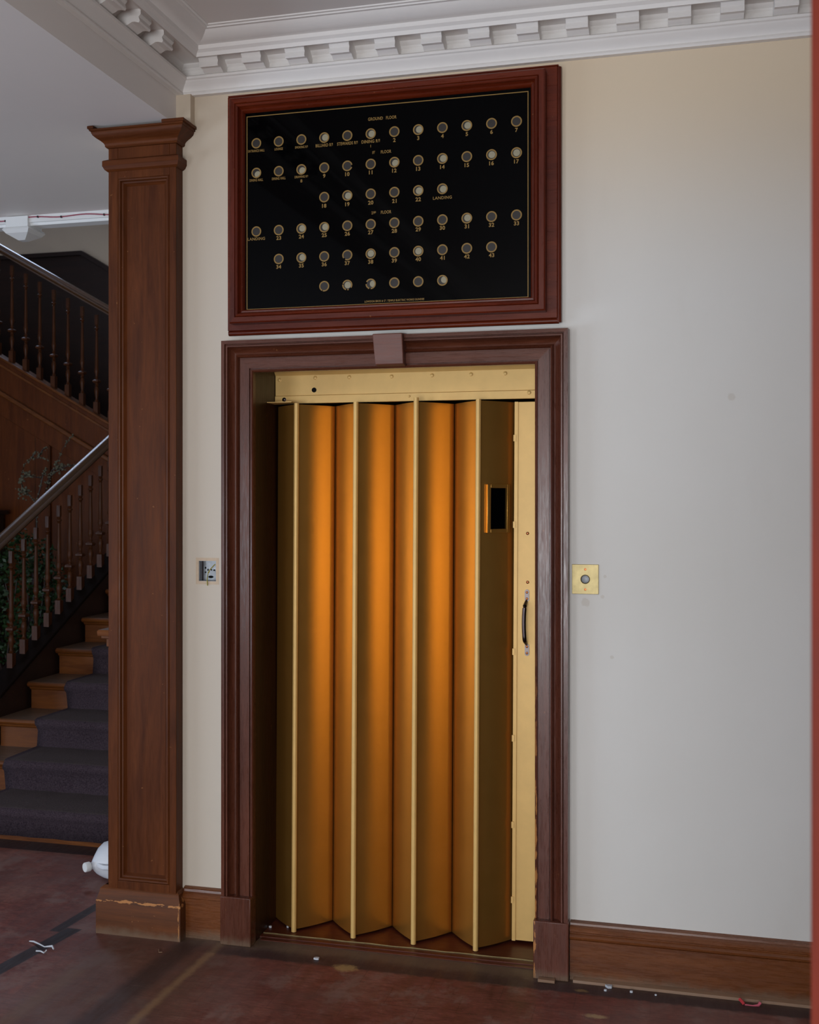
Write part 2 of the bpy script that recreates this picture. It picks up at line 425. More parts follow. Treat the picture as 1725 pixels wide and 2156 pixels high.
w = MB(); w.box(-1.6, -.35, 1.0, 1.05, 0, 3.1); w.box(-1.65, -1.6, .3, 1.05, 0, 3.1); w.box(-.35, -.3, .3, 1.05, 0, 3.1); w.box(-1.65, -.3, .3, 1.05, 3.1, 3.15)
struct(w, 'wall_shaft', M['black'], 'dark lift shaft behind the folding door', 'wall', loc=(0, 0, 0))

# cornice: profile (distance from wall, z) swept along the wall and the beam, mitred in the corner
prof = [(0, 2.974), (.020, 2.974), (.022, 2.980), (.020, 2.986), (.017, 2.989), (.020, 2.996), (.027, 3.005), (.036, 3.013),
        (.040, 3.020), (.046, 3.023), (.046, 3.031), (.040, 3.036), (.010, 3.039), (.006, 3.050), (.005, 3.066), (.010, 3.070), (.012, 3.074),
        (.020, 3.078), (.026, 3.086), (.098, 3.087), (.104, 3.070), (.116, 3.066), (.120, 3.078), (.130, 3.086), (.131, 3.099),
        (.140, 3.102), (.158, 3.110), (.172, 3.120), (.180, 3.129), (.188, 3.130), (.190, 3.134), (.196, 3.136), (.198, ZC+.004), (0, ZC+.004)]
cn = MB()
cn.rings([[(2.2, -d, z) for d, z in prof], [(XB+d, -d, z) for d, z in prof], [(XB+d, -6.9, z) for d, z in prof]])
cor = struct(cn, 'trim_1', M['cornice'], 'white moulded plaster cornice with a row of modillion blocks', 'cornice', loc=(XB, 0, 2.974), smooth=28)
# modillion side profile (distance, z)
mp = [(.006, 3.0385), (.030, 3.036), (.046, 3.040), (.060, 3.047), (.070, 3.047), (.084, 3.043), (.088, 3.048), (.084, 3.062), (.088, 3.066),
      (.091, 3.070), (.091, 3.086), (.010, 3.0875)]
def modillion(k_wall=None, k_beam=None):
    m = MB()
    if k_wall is not None: m.rings([[(x, -d, z) for d, z in mp] for x in (k_wall-.070, k_wall)])
    else: m.rings([[(XB+d, y, z) for d, z in mp] for y in (k_beam-.072, k_beam)])
    m.build('modillion', M['cornice'], cor, smooth=25)
for i in range(0, 14): modillion(k_wall=-1.573+.158*i)
for i in range(0, 8): modillion(k_beam=-.235-.157*i)

# skirting boards
def skirt_profile(f=.028):
    return [(0, 0), (-f, 0), (-f, .128), (-f-.004, .131), (-f-.010, .136), (-f-.011, .142), (-f-.006, .148), (-f-.002, .151), (-f-.002, .154), (-f-.008, .158),
            (-f-.008, .165), (-f-.002, .171), (-f+.008, .174), (-f+.010, .180), (0, .184)]
sk = MB(); sk.prism(skirt_profile(), 'X', -.372, 2.2)
struct(sk, 'baseboard_right', M['skirt'], 'varnished wooden skirting board right of the lift doorway', 'skirting board', loc=(0, 0, 0), smooth=30)
sk = MB(); sk.prism([(0, 0), (-.022, 0), (-.022, .138), (-.028, .142), (-.028, .148), (-.014, .160), (-.012, .168), (-.016, .172), (-.008, .176), (0, .176)], 'X', -1.735, -1.580)
struct(sk, 'baseboard_left', M['skirt'], 'short wooden skirting board between pilaster and lift doorway', 'skirting board', loc=(0, 0, 0), smooth=30)
sk = MB(); sk.prism([(-.026, 0), (-.050, 0), (-.048, .008), (-.028, .012)], 'X', -.36, 2.2)
struct(sk, 'trim_2', M['tanstrip'], 'dusty pale batten along the foot of the right skirting', 'batten', loc=(0, 0, 0))

# ------------------------------------------------------------------ door surround (architrave)
xl, xr, zt = -1.469, -.486, 1.990
ap = [(0, .0), (0, .022), (.004, .026), (.009, .024), (.010, .018), (.014, .018), (.014, .026), (.050, .026), (.051, .020), (.054, .020), (.056, .032), (.060, .037), (.063, .034), (.064, .020), (.067, .0165), (.071, .0155), (.076, .017), (.081, .0205), (.086, .026), (.090, .033), (.092, .040), (.093, .045)]
ap += [ (.098, .045), (.101, .038), (.103, .038), (.104, .046), (.117, .046), (.118, .0)]
ap = [(w_*.935, d) for w_, d in ap]
sur = thing('trim_3', ((xl+xr)/2, 0, 0), 'moulded dark wood architrave framing the lift doorway', 'door frame', kind='structure')
zb = .168
m = MB(); m.rings([[(xl-w_, -d, zb) for w_, d in ap], [(xl-w_, -d, zt+w_) for w_, d in ap]]); m.build('jamb_moulding', M['arch_v'], sur, smooth=30)
m = MB(); m.rings([[(xl-w_, -d, zt+w_) for w_, d in ap], [(xr+w_, -d, zt+w_) for w_, d in ap]]); m.build('head_moulding', M['arch_h'], sur, smooth=30)
m = MB(); m.rings([[(xr+w_, -d, .185) for w_, d in ap], [(xr+w_, -d, zt+w_) for w_, d in ap]]); m.build('jamb_moulding', M['arch_r'], sur, smooth=30)
m = MB(); m.box(xl-.112, xl+.002, -.050, 0, 0, zb); m.build('plinth_block', M['arch_v'], sur, bevel=.003)
m = MB(); m.box(xr-.002, xr+.112, -.050, 0, 0, .187); m.build('plinth_block', M['arch_r'], sur, bevel=.003)
m = MB(); m.rings([[(-1.016, 0, 1.990), (-1.016, -.062, 1.998), (-.918, -.062, 1.998), (-.918, 0, 1.990)],
                   [(-1.024, 0, 2.108), (-1.024, -.070, 2.100), (-.921, -.070, 2.100), (-.921, 0, 2.108)]])
m.build('keystone', M['key'], sur, bevel=.003)
m = MB(); m.box(xl-.012, xl, 0, .30, 0, 2.03); m.build('reveal_lining', M['jamb'], sur)
m = MB(); m.box(xr, xr+.012, 0, .30, 0, 2.03); m.build('reveal_lining', M['jamb'], sur)
m = MB(); m.box(xl-.012, xr+.012, 0, .30, 2.018, 2.031); m.build('reveal_lining', M['jamb'], sur)

# threshold
th = thing('threshold', ((xl+xr)/2, .06, 0), 'worn red wooden sill with a brass edge under the lift door', 'threshold')
m = MB(); m.box(xl, xr, .040, .30, .0005, .006); m.box(xl+.01, xr-.005, .018, .040, .0005, .003); m.build('sill_board', M['sill'], th)
m = MB()
pts = [(xl+.004+(xr-xl-.008)*i/40, .066+.0025*math.sin(i*.9)*random.uniform(.2, 1), .0075) for i in range(41)]
m.tube(pts, .0022, 6); m.build('brass_edge', M['brass'], th)

# ------------------------------------------------------------------ brass header over the door
hd = thing('door_header', (-.97, .19, 1.89), 'gold painted metal header plate above the folding lift door', 'header plate')
m = MB(); m.box(xl+.001, xr-.001, .188, .215, 1.925, 2.000)
m.build('face_plate', M['gold_pale'], hd, bevel=.0015)
m = MB(); m.prism([(.188, 1.9995), (.170, 2.018), (.215, 2.018), (.215, 1.9995)], 'X', xl+.001, xr-.001); m.build('top_flange', M['gold_pale'], hd)
m = MB(); m.box(xl+.001, xr-.001, .184, .2, 1.896, 1.9245); m.build('track_cover', M['gold_pale'], hd, bevel=.001)
m = MB(); m.box(xl+.001, -1.375, .105, .184, 1.894, 1.8965); m.build('side_plate', M['gold_pale'], hd)
m = MB(); m.lathe([(.0088, 0), (.0088, .0012), (.0001, .0012)], (-1.318, .1862, 1.944), 20, 'Y'); m.build('keyhole', M['black'], hd)
for x, z in ((-1.452, 1.984), (-1.314, 1.988), (-1.185, 1.987), (-1.027, 1.985), (-.879, 1.985), (-.739, 1.985), (-.618, 1.985), (-.534, 1.916), (-.961, 1.913), (-1.432, 1.911)):
    big = .0062 if z != 1.913 else .0035
    yy = .188 if z > 1.93 else .184
    m = MB(); m.lathe([(big*1.25, .001), (big*1.25, -.0006), (big, -.0012), (big, -.003), (big*.7, -.0042), (.0001, -.0044)], (x, yy, z), 14, 'Y')
    m.build('bolt', M['gold_pale'] if z != 1.911 else M['darksteel'], hd)

# ------------------------------------------------------------------ folding lift door
door = thing('folding_lift_door', (-.97, .16, 0), 'orange-gold folding metal lift door of vertical pleated panels', 'lift door')
def shx(x, z): return x-(1.89-z)*.0055
plan = [(-1.462, .200), (-1.354, .106), (-1.248, .222), (-1.133, .106), (-1.024, .224), (-.915, .106), (-.805, .224), (-.696, .106), (-.583, .218)]
Zb, Zt = .014, 1.886
for i in range(8):
    (xa, ya), (xb, yb) = plan[i], plan[i+1]
    m = MB(); n = 8; front = []; back = []
    for k in range(n+1):
        t = k/n
        t2 = .012+t*.976
        x = xa+(xb-xa)*t2; y = ya+(yb-ya)*t2-.007*math.sin(PI*t)
        front.append((x, y)); back.append((x, y+.004))
    poly = front+back[::-1]
    m.rings([[(shx(x, z), y, z) for x, y in poly] for z in (Zb, .5, 1.0, 1.5, Zt)])
    o = m.build('door_panel', M['gold'], door)
    if i == 7: o['label'] = 'dark rightmost pleat with a small vision window'
for i in (1, 3, 5, 7):
    x, y = plan[i]; m = MB()
    for_z = [.008, .6, 1.2, 1.890 + (.010 if i == 5 else 0)]
    m.rings([[(shx(x, z)+.0092*math.cos(2*PI*k/14), y-.004+.0092*math.sin(2*PI*k/14), z) for k in range(14)] for z in for_z])
    m.build('edge_rod', M['gold_pale'], door)
m = MB()
m.rings([[(shx(x, z), y, z) for x, y in ((-.580, .197), (xr+.06, .197), (xr+.06, .204), (-.580, .204))] for z in (.018, 1.886)])
stile = m.build('leading_stile', M['gold_pale'], door, bevel=.001)
m = MB(); m.rings([[(shx(x, z), y, z) for x, y in ((-.585, .190), (-.573, .190), (-.573, .1965), (-.585, .1965))] for z in (.018, 1.886)])
m.build('hinge_strip', M['gold_pale'], door)
for z in (.16, .42, .72, 1.02, 1.46, 1.76):
    m = MB(); m.rings([[(shx(x, zz), y, zz) for x, y in ((-.588, .186), (-.579, .186), (-.579, .1895), (-.588, .1895))] for zz in (z-.011, z+.011)])
    m.build('hinge_knuckle', M['gold_pale'], door)
for z in (1.430, 1.261):
    m = MB(); m.lathe([(.0055, 0), (.0055, -.0015), (.003, -.003), (.0001, -.003)], (-.541, .197, z), 12, 'Y'); m.build('screw', M['copper'], door)
# bow handle
hn = MB()
pts = []
for k in range(21):
    t = k/20; z = 1.196-.150*t
    y = .195-.034*(min(1, math.sin(PI*t)*2.6))**.8
    pts.append((-.545-.004*math.sin(PI*t), y, z))
hn.tube(pts, [.0045+.0028*min(1, math.sin(PI*k/20)*3) for k in range(21)], 10)
handle = hn.build('pull_handle', M['darksteel'], door)
for z0, z1 in ((1.194, 1.236), (1.006, 1.048)):
    m = MB(); hw = .0078
    zc0, zc1 = z0+hw, z1-hw
    poly = [(hw*math.cos(a), zc1+hw*math.sin(a)) for a in [PI*k/8 for k in range(9)]]+[(hw*math.cos(a), zc0+hw*math.sin(a)) for a in [PI+PI*k/8 for k in range(9)]]
    m.prism([(x-.543, z) for x, z in poly], 'Y', .1940, .1968); m.build('handle_plate', M['steel'], handle)
    for z in (z0+.010, z1-.010):
        m = MB(); m.lathe([(.0045, 0), (.0045, -.001), (.0025, -.002), (.0001, -.002)], (-.543, .194, z), 12, 'Y'); m.build('screw', M['copper'], handle)
# vision window set on the last pleat
(xa, ya), (xb, yb) = plan[7], plan[8]
dv = Vector((xb-xa, yb-ya, 0)); L = dv.length; dv /= L; nv = Vector((dv.y, -dv.x, 0))
def onp(s, off, z): 
    t = s/L; p = Vector((xa, ya, 0))+dv*s+nv*(off+.007*math.sin(PI*t)*.9); return (shx(p.x, z), p.y, z)
vw = MB()
s0, s1, z0, z1 = .030, .124, 1.433, 1.600
b = .013
for (a0, a1, c0, c1) in ((s0, s0+b, z0, z1), (s1-b, s1, z0, z1), (s0+b, s1-b, z0, z0+b), (s0+b, s1-b, z1-b, z1)):
    vw.rings([[onp(a0, .0, c0), onp(a1, .0, c0), onp(a1, .0, c1), onp(a0, .0, c1)], [onp(a0, .010, c0), onp(a1, .010, c0), onp(a1, .010, c1), onp(a0, .010, c1)]])
vf = vw.build('vision_window_frame', M['gold'], door, bevel=.001)
vg = MB(); vg.rings([[onp(a, o_, c_) for a, c_ in ((s0+b, z0+b), (s1-b, z0+b), (s1-b, z1-b), (s0+b, z1-b))] for o_ in (.001, .003)])
vg.build('pane', M['glass'], vf)

# ------------------------------------------------------------------ annunciator board
bd = thing('indicator_board', (-.985, 0, 2.121), 'black glass room-call indicator board in a red mahogany frame', 'indicator board')
# backboard
m = MB(); m.box(-1.560, -.412, -.032, 0, 2.135, 2.950); m.build('backboard', M['mah_h'], bd, bevel=.002)
m = MB(); m.tube([(-1.560, -.018, 2.128), (-.408, -.018, 2.128)], .0095, 10); m.build('edge_bead', M['mah_h'], bd)
m = MB(); m.tube([(-.409, -.018, 2.122), (-.409, -.018, 2.950)], .0095, 10); m.build('edge_bead', M['mah_v'], bd)
m = MB(); m.box(-1.558, -.408, -.034, 0, 2.950, 2.954); m.build('top_board', M['mah_h'], bd, bevel=.001)
# hinged glazed front: moulded frame
fo = (-1.535, -.446, 2.154, 2.930)   # outer rectangle
fp = [(0, -.030), (0, -.074), (.004, -.078), (.020, -.078), (.022, -.074), (.024, -.078), (.028, -.080), (.032, -.077), (.034, -.068), (.038, -.062), (.043, -.063),
      (.046, -.060), (.050, -.048), (.050, -.030)]
x0, x1, z0, z1 = fo
def side(kind):
    a = []
    for (i, j) in kind:
        a.append([((x0+w_ if i == 0 else x1-w_), y, (z0+w_ if j == 0 else z1-w_)) for w_, y in fp])
    return a
for kind, mt in ((((0, 0), (0, 1)), 'mah_v'), (((0, 1), (1, 1)), 'mah_h'), (((1, 1), (1, 0)), 'mah_v'), (((1, 0), (0, 0)), 'mah_h')):
    m = MB(); m.rings(side(kind)); m.build('frame_rail', M[mt], bd, smooth=28)
GY = -.050
m = MB(); m.box(x0+.049, x1-.049, GY, -.034, z0+.045, z1-.045); m.build('glass_panel', M['glass'], bd)
# gilt border line
bl = MB(); gx0, gx1, gz0, gz1 = -1.481, -.503, 2.202, 2.870; t = .0028
for a in ((gx0, gx1, gz0, gz0+t), (gx0, gx1, gz1-t, gz1), (gx0, gx0+t, gz0+t, gz1-t), (gx1-t, gx1, gz0+t, gz1-t)):
    bl.box(a[0], a[1], GY-.0006, GY, a[2], a[3])
bl.build('gilt_border', M['gilt'], bd)
def text(body, x, z, h, sup=None, wide=1.0, name='lettering', off=.028):
    parts = [(body, 0, h, 0)]
    objs = []
    cu = bpy.data.curves.new('t', 'FONT'); cu.body = body; cu.size = h/.72; cu.align_x = 'LEFT'; cu.offset = off*h; cu.resolution_u = 3; cu.space_character = 1.08
    o = bpy.data.objects.new('t', cu); C.objects.link(o); bpy.context.view_layer.update()
    dg = bpy.context.evaluated_depsgraph_get()
    me = bpy.data.meshes.new_from_object(o.evaluated_get(dg)); wmax = max(v.co.x for v in me.vertices)
    C.objects.unlink(o); bpy.data.objects.remove(o)
    bm = bmesh.new(); bm.from_mesh(me)
    if sup:
        cu2 = bpy.data.curves.new('t', 'FONT'); cu2.body = sup; cu2.size = h*.62/.72; cu2.offset = off*h; cu2.resolution_u = 3
        o = bpy.data.objects.new('t', cu2); C.objects.link(o); bpy.context.view_layer.update()
        dg = bpy.context.evaluated_depsgraph_get()
        m2 = bpy.data.meshes.new_from_object(o.evaluated_get(dg))
        C.objects.unlink(o); bpy.data.objects.remove(o)
        for v in m2.vertices: v.co.x += wmax+h*.12; v.co.y += h*.38
        bm.from_mesh(m2)
        vs = [bm.verts.new(p) for p in ((wmax+h*.12, h*.12, 0), (wmax+h*.75, h*.12, 0), (wmax+h*.75, h*.2, 0), (wmax+h*.12, h*.2, 0))]; bm.faces.new(vs)
    lo = min(v.co.x for v in bm.verts); hi = max(v.co.x for v in bm.verts)
    base = wloc(bd)
    for v in bm.verts:
        lx = (v.co.x-(lo+hi)/2)*wide; lz = v.co.y-h/2
        v.co = Vector((x+lx, GY-.0008, z+lz))-base
    me = bpy.data.meshes.new(name); bm.to_mesh(me); bm.free(); me.materials.append(M['gilt'])
    o = bpy.data.objects.new(name, me); C.objects.link(o); o.parent = bd
    return o
colx = [-1.445+.0821*k for k in range(12)]
rowz = [2.775, 2.673, 2.573, 2.471, 2.372, 2.271]
white = {(0, 3): (.35, .0), (0, 5): (.35, -.1), (0, 7): (.35, 0), (0, 9): (.3, 0), (1, 0): (.5, -.55), (1, 2): (.35, -.4), (1, 6): (.35, -.3), (1, 8): (.3, 0), (1, 10): (.1, 0), (1, 11): (.05, 0),
         (2, 4): (.3, -.1), (2, 7): (.3, -.1), (2, 8): (.3, -.1), (3, 2): (.35, .1), (3, 3): (.4, .1), (3, 9): (.25, .1), (4, 2): (.45, .1), (4, 5): (.05, .1), (4, 7): (.1, 0),
         (5, 4): (.15, 0), (5, 5): (.8, 0), (5, 8): (.65, .2)}
occ = {0: range(12), 1: range(12), 2: range(3, 9), 3: range(12), 4: range(1, 11), 5: range(3, 9)}
def ring_mesh(cut=0):
    bm = bmesh.new(); n = 40; ro, ri = .0178, .0136
    for k in range(n):
        if cut and k in cut: continue
        a0, a1 = 2*PI*k/n, 2*PI*(k+1)/n
        f4 = [(ro, a0, 0), (ro, a1, 0), (ri, a1, 0), (ri, a0, 0)]
        top = [bm.verts.new((r*math.cos(a), -.0010, r*math.sin(a))) for r, a, _ in f4]
        bot = [bm.verts.new((r*math.cos(a), 0, r*math.sin(a))) for r, a, _ in f4]
        bm.faces.new(top)
        for q in range(4): bm.faces.new((top[q], top[(q+1) % 4], bot[(q+1) % 4], bot[q]))
    bmesh.ops.remove_doubles(bm, verts=bm.verts, dist=1e-6)
    bmesh.ops.recalc_face_normals(bm, faces=bm.faces)
    me = bpy.data.meshes.new('indicator_ring'); bm.to_mesh(me); bm.free(); me.materials.append(M['gilt']); return me
ringme = ring_mesh(); broken = {(5, 4): ring_mesh({28, 29, 32, 33, 34, 35, 18}), (5, 5): ring_mesh({17, 18, 19, 28, 29}), (5, 3): ring_mesh({27}), (1, 4): ring_mesh({38, 39, 0}), (4, 4): ring_mesh({24, 25, 26})}
def disc(ox=0, oz=0, r=.0138, R0=.0138, y=-.0002):
    bm = bmesh.new(); n = 32; vs = []
    for k in range(n):
        a = 2*PI*k/n; dx, dz = math.cos(a), math.sin(a)
        bq = ox*dx+oz*dz; tmax = -bq+math.sqrt(max(bq*bq-(ox*ox+oz*oz-R0*R0), 0))
        tt = min(r, tmax); vs.append(bm.verts.new((ox+dx*tt, y, oz+dz*tt)))
    fc = bm.faces.new(vs)
    if fc.normal.y > 0: fc.normal_flip()
    bm.normal_update()
    me = bpy.data.meshes.new('flag'); bm.to_mesh(me); bm.free(); return me
darkme = disc(); darkme.materials.append(M['flag_dark_shade'])
bbase = wloc(bd)
for r_, cols in occ.items():
    for k in cols:
        o = bpy.data.objects.new('indicator_ring', broken.get((r_, k), ringme)); C.objects.link(o); o.parent = bd
        o.location = Vector((colx[k], GY-.0002, rowz[r_]))-bbase
        d = bpy.data.objects.new('flag_window', darkme); C.objects.link(d); d.parent = o
        if (r_, k) in white:
            wx, wz = white[(r_, k)]
            me = disc(wx*.010, wz*.010, .0112, .0134, -.0005); me.materials.append(M['flag_pale'])  # off-centre pale disc leaves a dark crescent imitating the recess shadow
            d = bpy.data.objects.new('pale_flag', me); C.objects.link(d); d.parent = o; d['label'] = 'pale dropped flag disc'
h1 = .0090
for k, (t_, s_, hh, wd) in enumerate((('ENTRANCE HALL', None, .0085, .62), ('LOUNGE', None, .0085, .62), ('SMOKING R', 'M', .0080, .66), ('BILLIARD R', 'M', .0105, .72), ('STEWARDS R', 'M', .0105, .72), ('DINING R', 'M', .0110, .80))):
    text(t_, colx[k], rowz[0]-.0255, hh, s_, wd)
text('1', colx[5], rowz[0]-.0415, .0085)
for k in range(6, 12): text(str(k-4), colx[k], rowz[0]-.0275, .0128, off=.045)
for k, (t_, s_, hh, wd) in enumerate((('DINING HALL', None, .0088, .62), ('DINING HALL', None, .0088, .62), ('DRAWING R', 'M', .0080, .66))):
    text(t_, colx[k], rowz[1]-.0245, hh, s_, wd)
text('8', colx[2], rowz[1]-.0390, .0105, off=.03)
for k in range(3, 12): text(str(k+6), colx[k], rowz[1]-.0275, .0128, off=.045)
for k in range(3, 8): text(str(k+15), colx[k], rowz[2]-.0290, .0128, off=.045)
text('LANDING', colx[8], rowz[2]-.0290, .0100, off=.02)
text('LANDING', colx[0], rowz[3]-.0250, .0100, off=.02)
for k in range(1, 12): text(str(k+22), colx[k], rowz[3]-.0265, .0128, off=.045)
for k in range(1, 11): text(str(k+33), colx[k], rowz[4]-.0265, .0128, off=.045)
text('GROUND', -1.018, 2.824, .0105, None, .78); text('FLOOR', -.963, 2.824, .0105, None, .74)
text('1', -1.024, 2.711, .0095, 'ST', .8); text('FLOOR', -.981, 2.711, .0105, None, .74)
text('2', -1.024, 2.509, .0095, 'ND', .8); text('FLOOR', -.981, 2.509, .0105, None, .74)
text('LOWDON BROS & C\u00ba. TEMPLE ELECTRIC WORKS DUNDEE', -.953, 2.2125, .0066, None, .80)

# ------------------------------------------------------------------ wall fittings
bp = thing('call_button_plate', (-.325, 0, 1.242), 'square brass call button plate on the wall right of the lift', 'call button')
m = MB(); m.box(-.368, -.282, -.004, 0, 1.242, 1.338); m.build('plate', M['brass'], bp, bevel=.001)
m = MB(); m.lathe([(.0150, .001), (.0150, -.003), (.0135, -.0042), (.0125, -.003), (.0122, .001)], (-.325, -.004, 1.290), 28, 'Y'); m.build('button_collar', M['brass'], bp)
m = MB(); m.lathe([(.0126, .001), (.0126, -.0006), (.0095, -.0008), (.0092, -.0030), (.0001, -.0034)], (-.325, -.0045, 1.290), 24, 'Y'); m.build('push_button', M['button'], bp)
for z in (1.322, 1.257):
    m = MB(); m.lathe([(.0042, .0), (.0042, -.0010), (.0001, -.0016)], (-.325, -.004, z), 12, 'Y'); m.build('screw', M['copper'], bp)

sb = thing('switch_back_box', (-1.651, .02, 1.247), 'open metal switch box with loose wire set into the wall', 'switch box')
m = MB()
for a in ((-1.695, -1.684, 1.247, 1.341), (-1.618, -1.607, 1.247, 1.341), (-1.684, -1.618, 1.247, 1.258), (-1.684, -1.618, 1.330, 1.341)):
    m.box(a[0], a[1], -.0005, .03, a[2], a[3])
m.build('plaster_rim', M['plaster'], sb)
m = MB(); m.box(-1.684, -1.618, .034, .036, 1.258, 1.330); m.box(-1.684, -1.683, .002, .034, 1.258, 1.330); m.box(-1.619, -1.618, .002, .034, 1.258, 1.330)
m.box(-1.683, -1.619, .002, .034, 1.3292, 1.330); m.box(-1.683, -1.619, .002, .034, 1.258, 1.2588)
m.build('metal_box', M['galv'], sb)
for (x, z, rx, rz) in ((-1.653, 1.271, .010, .0045), (-1.664, 1.296, .0025, .0045), (-1.651, 1.296, .0025, .0025), (-1.640, 1.295, .004, .003), (-1.6735, 1.303, .003, .004), (-1.6735, 1.287, .003, .003)):
    m = MB(); poly = [(x+rx*math.cos(2*PI*k/14), z+rz*math.sin(2*PI*k/14)) for k in range(14)]
    m.prism(poly, 'Y', .0332, .0339); m.build('knockout', M['black'], sb)
m = MB(); m.tube([(-1.679, .02, 1.259), (-1.679, .02, 1.329)], .0022, 8); m.build('side_bracket', M['darksteel'], sb)
m = MB(); m.tube([(-1.626, .010, 1.318), (-1.634, .004, 1.308), (-1.642, .000, 1.298), (-1.649, .002, 1.288), (-1.651, .000, 1.272), (-1.650, -.004, 1.258), (-1.649, -.004, 1.243)], .0018, 7)
m.build('loose_wire', M['wire'], sb)
m = MB(); m.tube([(-1.642, -.001, 1.299), (-1.644, -.002, 1.288)], .0014, 6); m.build('loose_wire', M['wire'], sb)

# ------------------------------------------------------------------ pilaster
pl = thing('pilaster', (-1.88, -.03, 0), 'tall panelled wooden pilaster at the left end of the lift wall', 'pilaster')
PX0, PX1, PF = -2.010, -1.746, -.052
ox0, ox1, oz0, oz1 = -1.972, -1.772, .190, 2.690
m = MB()
m.box(PX0, ox0, PF, 0, .12, 2.80); m.box(ox1, PX1, PF, .0, .12, 2.80)
m.box(ox0, ox1, PF, 0, .12, oz0); m.box(ox0, ox1, PF, 0, oz1, 2.80)
m.build('shaft', M['pil_v'], pl, bevel=.0015)
m = MB(); m.box(ox0-.001, ox1+.001, PF+.018, 0, oz0-.001, oz1+.001); m.build('recessed_panel', M['pil_v'], pl)
pm = [(0, PF+.001), (.004, PF-.003), (.009, PF-.001), (.012, PF+.006), (.017, PF+.008), (.020, PF+.012), (.026, PF+.018), (0, PF+.018)]
for kind, mt in ((((0, 0), (0, 1)), 'pil_v'), (((0, 1), (1, 1)), 'pil_h'), (((1, 1), (1, 0)), 'pil_v'), (((1, 0), (0, 0)), 'pil_h')):
    m = MB(); m.rings([[((ox0+w_ if i == 0 else ox1-w_), y, (oz0+w_ if j == 0 else oz1-w_)) for w_, y in pm] for i, j in kind])
    m.build('panel_moulding', M[mt], pl, smooth=30)
def wrap(prof, x0, x1, yf, ybl=.16, ybr=0.0):
    return [[(x0-d, 0.0, z) for d, z in prof], [(x0-d, yf-d, z) for d, z in prof], [(x1+d, yf-d, z) for d, z in prof], [(x1+d, ybr, z) for d, z in prof]]
band = [(-.004, 2.716), (.002, 2.716), (.010, 2.722), (.014, 2.730), (.016, 2.734), (.016, 2.752), (.012, 2.755), (.002, 2.760), (-.004, 2.760)]
m = MB(); m.rings(wrap(band, PX0, PX1, PF)); m.build('neck_band', M['pil_h'], pl, smooth=22)
cap = [(-.006, 2.800), (.004, 2.800), (.009, 2.805), (.009, 2.810), (.012, 2.816), (.020, 2.823), (.031, 2.830), (.040, 2.838), (.044, 2.846), (.044, 2.850), (.049, 2.852), (.049, 2.858), (-.006, 2.858)]
m = MB(); m.rings(wrap(cap, PX0, PX1, PF)); m.build('capital', M['pil_h'], pl, smooth=30)
m = MB()
m.box(PX0-.054, PX0-.030, PF-.054, 0, 2.858, 2.868); m.build('top_fillet', M['pil_h'], pl, bevel=.0012); m = MB(); m.box(PX1-.030, PX1+.054, PF-.054, 0, 2.858, 2.8685)
m.build('top_fillet', M['pil_h'], pl, bevel=.0012)
plp = [(-.006, 0), (.018, 0), (.018, .118), (.016, .122), (.014, .130), (.011, .140), (.008, .150), (.007, .158), (.003, .162), (-.006, .168)]
m = MB(); m.rings(wrap(plp, PX0-.024, PX1+.004, PF+.004)); m.build('plinth', M['plinth'], pl, smooth=30)

# wainscot end behind the pilaster
wn = thing('wainscot', (-2.125, .6, 0), 'wooden wainscot end with moulded cap rail peeping out behind the pilaster', 'wainscot')
m = MB(); m.box(-2.134, -2.116, .165, .74, 0, .985); m.box(-2.116, -2.012, .165, .185, 0, .985); m.build('panelling', M['stair_z'], wn)
m = MB()
cp = [(0, .975), (.006, .978), (.008, .985), (.012, .990), (.016, .992), (.016, 1.020), (.030, 1.024), (.030, 1.032), (.040, 1.034), (.042, 1.050), (.038, 1.056), (0, 1.056)]
m.rings([[(-2.116-d, .74, z) for d, z in cp], [(-2.116-d, .165-d, z) for d, z in cp], [(-2.012, .165-d, z) for d, z in cp]])
m.build('cap_rail', M['stair_x'], wn)

# ------------------------------------------------------------------ hall ceiling edge
te = MB()
te.prism([(.945, 2.872), (.945, 2.838), (.952, 2.836), (.955, 2.824), (1.005, 2.820), (1.005, 2.872)], 'X', -6.2, -2.13)
struct(te, 'trim_4', M['white'], 'white painted moulding along the stairwell edge of the hall ceiling', 'moulding', loc=(0, 0, 0))
nd = MB()
def sq(cx, cy, hx, hy, z): return [(cx-hx, cy-hy, z), (cx+hx, cy-hy, z), (cx+hx, cy+hy, z), (cx-hx, cy+hy, z)]
nd.rings([sq(-3.045, .99, .058, .058, 2.866), sq(-3.045, .99, .058, .058, 2.818), sq(-3.045, .99, .066, .066, 2.814), sq(-3.045, .99, .070, .070, 2.806), sq(-3.045, .99, .058, .058, 2.790), sq(-3.045, .99, .018, .018, 2.764)])
tag(nd.build('newel_drop', M['white'], smooth=10), 'white boxy tapered newel drop hanging from the hall ceiling edge', 'newel drop')
cb = thing('wall_cable', (-3.0, .94, 2.85), 'thin pink cable clipped along the white ceiling edge', 'cable')
m = MB(); pts = []
for i in range(60):
    x = -3.60+i*.0245; pts.append((x, .941, 2.853+.004*math.sin(i*.55)-.004*math.sin(i*.17)))
m.tube(pts, .0028, 6); m.build('cable', M['cable'], cb)
for i in (14, 20, 23, 27, 32, 41, 50):
    p = pts[i]; m = MB(); m.box(p[0]-.003, p[0]+.003, .936, .946, p[2]-.005, p[2]+.004); m.build('cable_clip', M['clip'], cb)

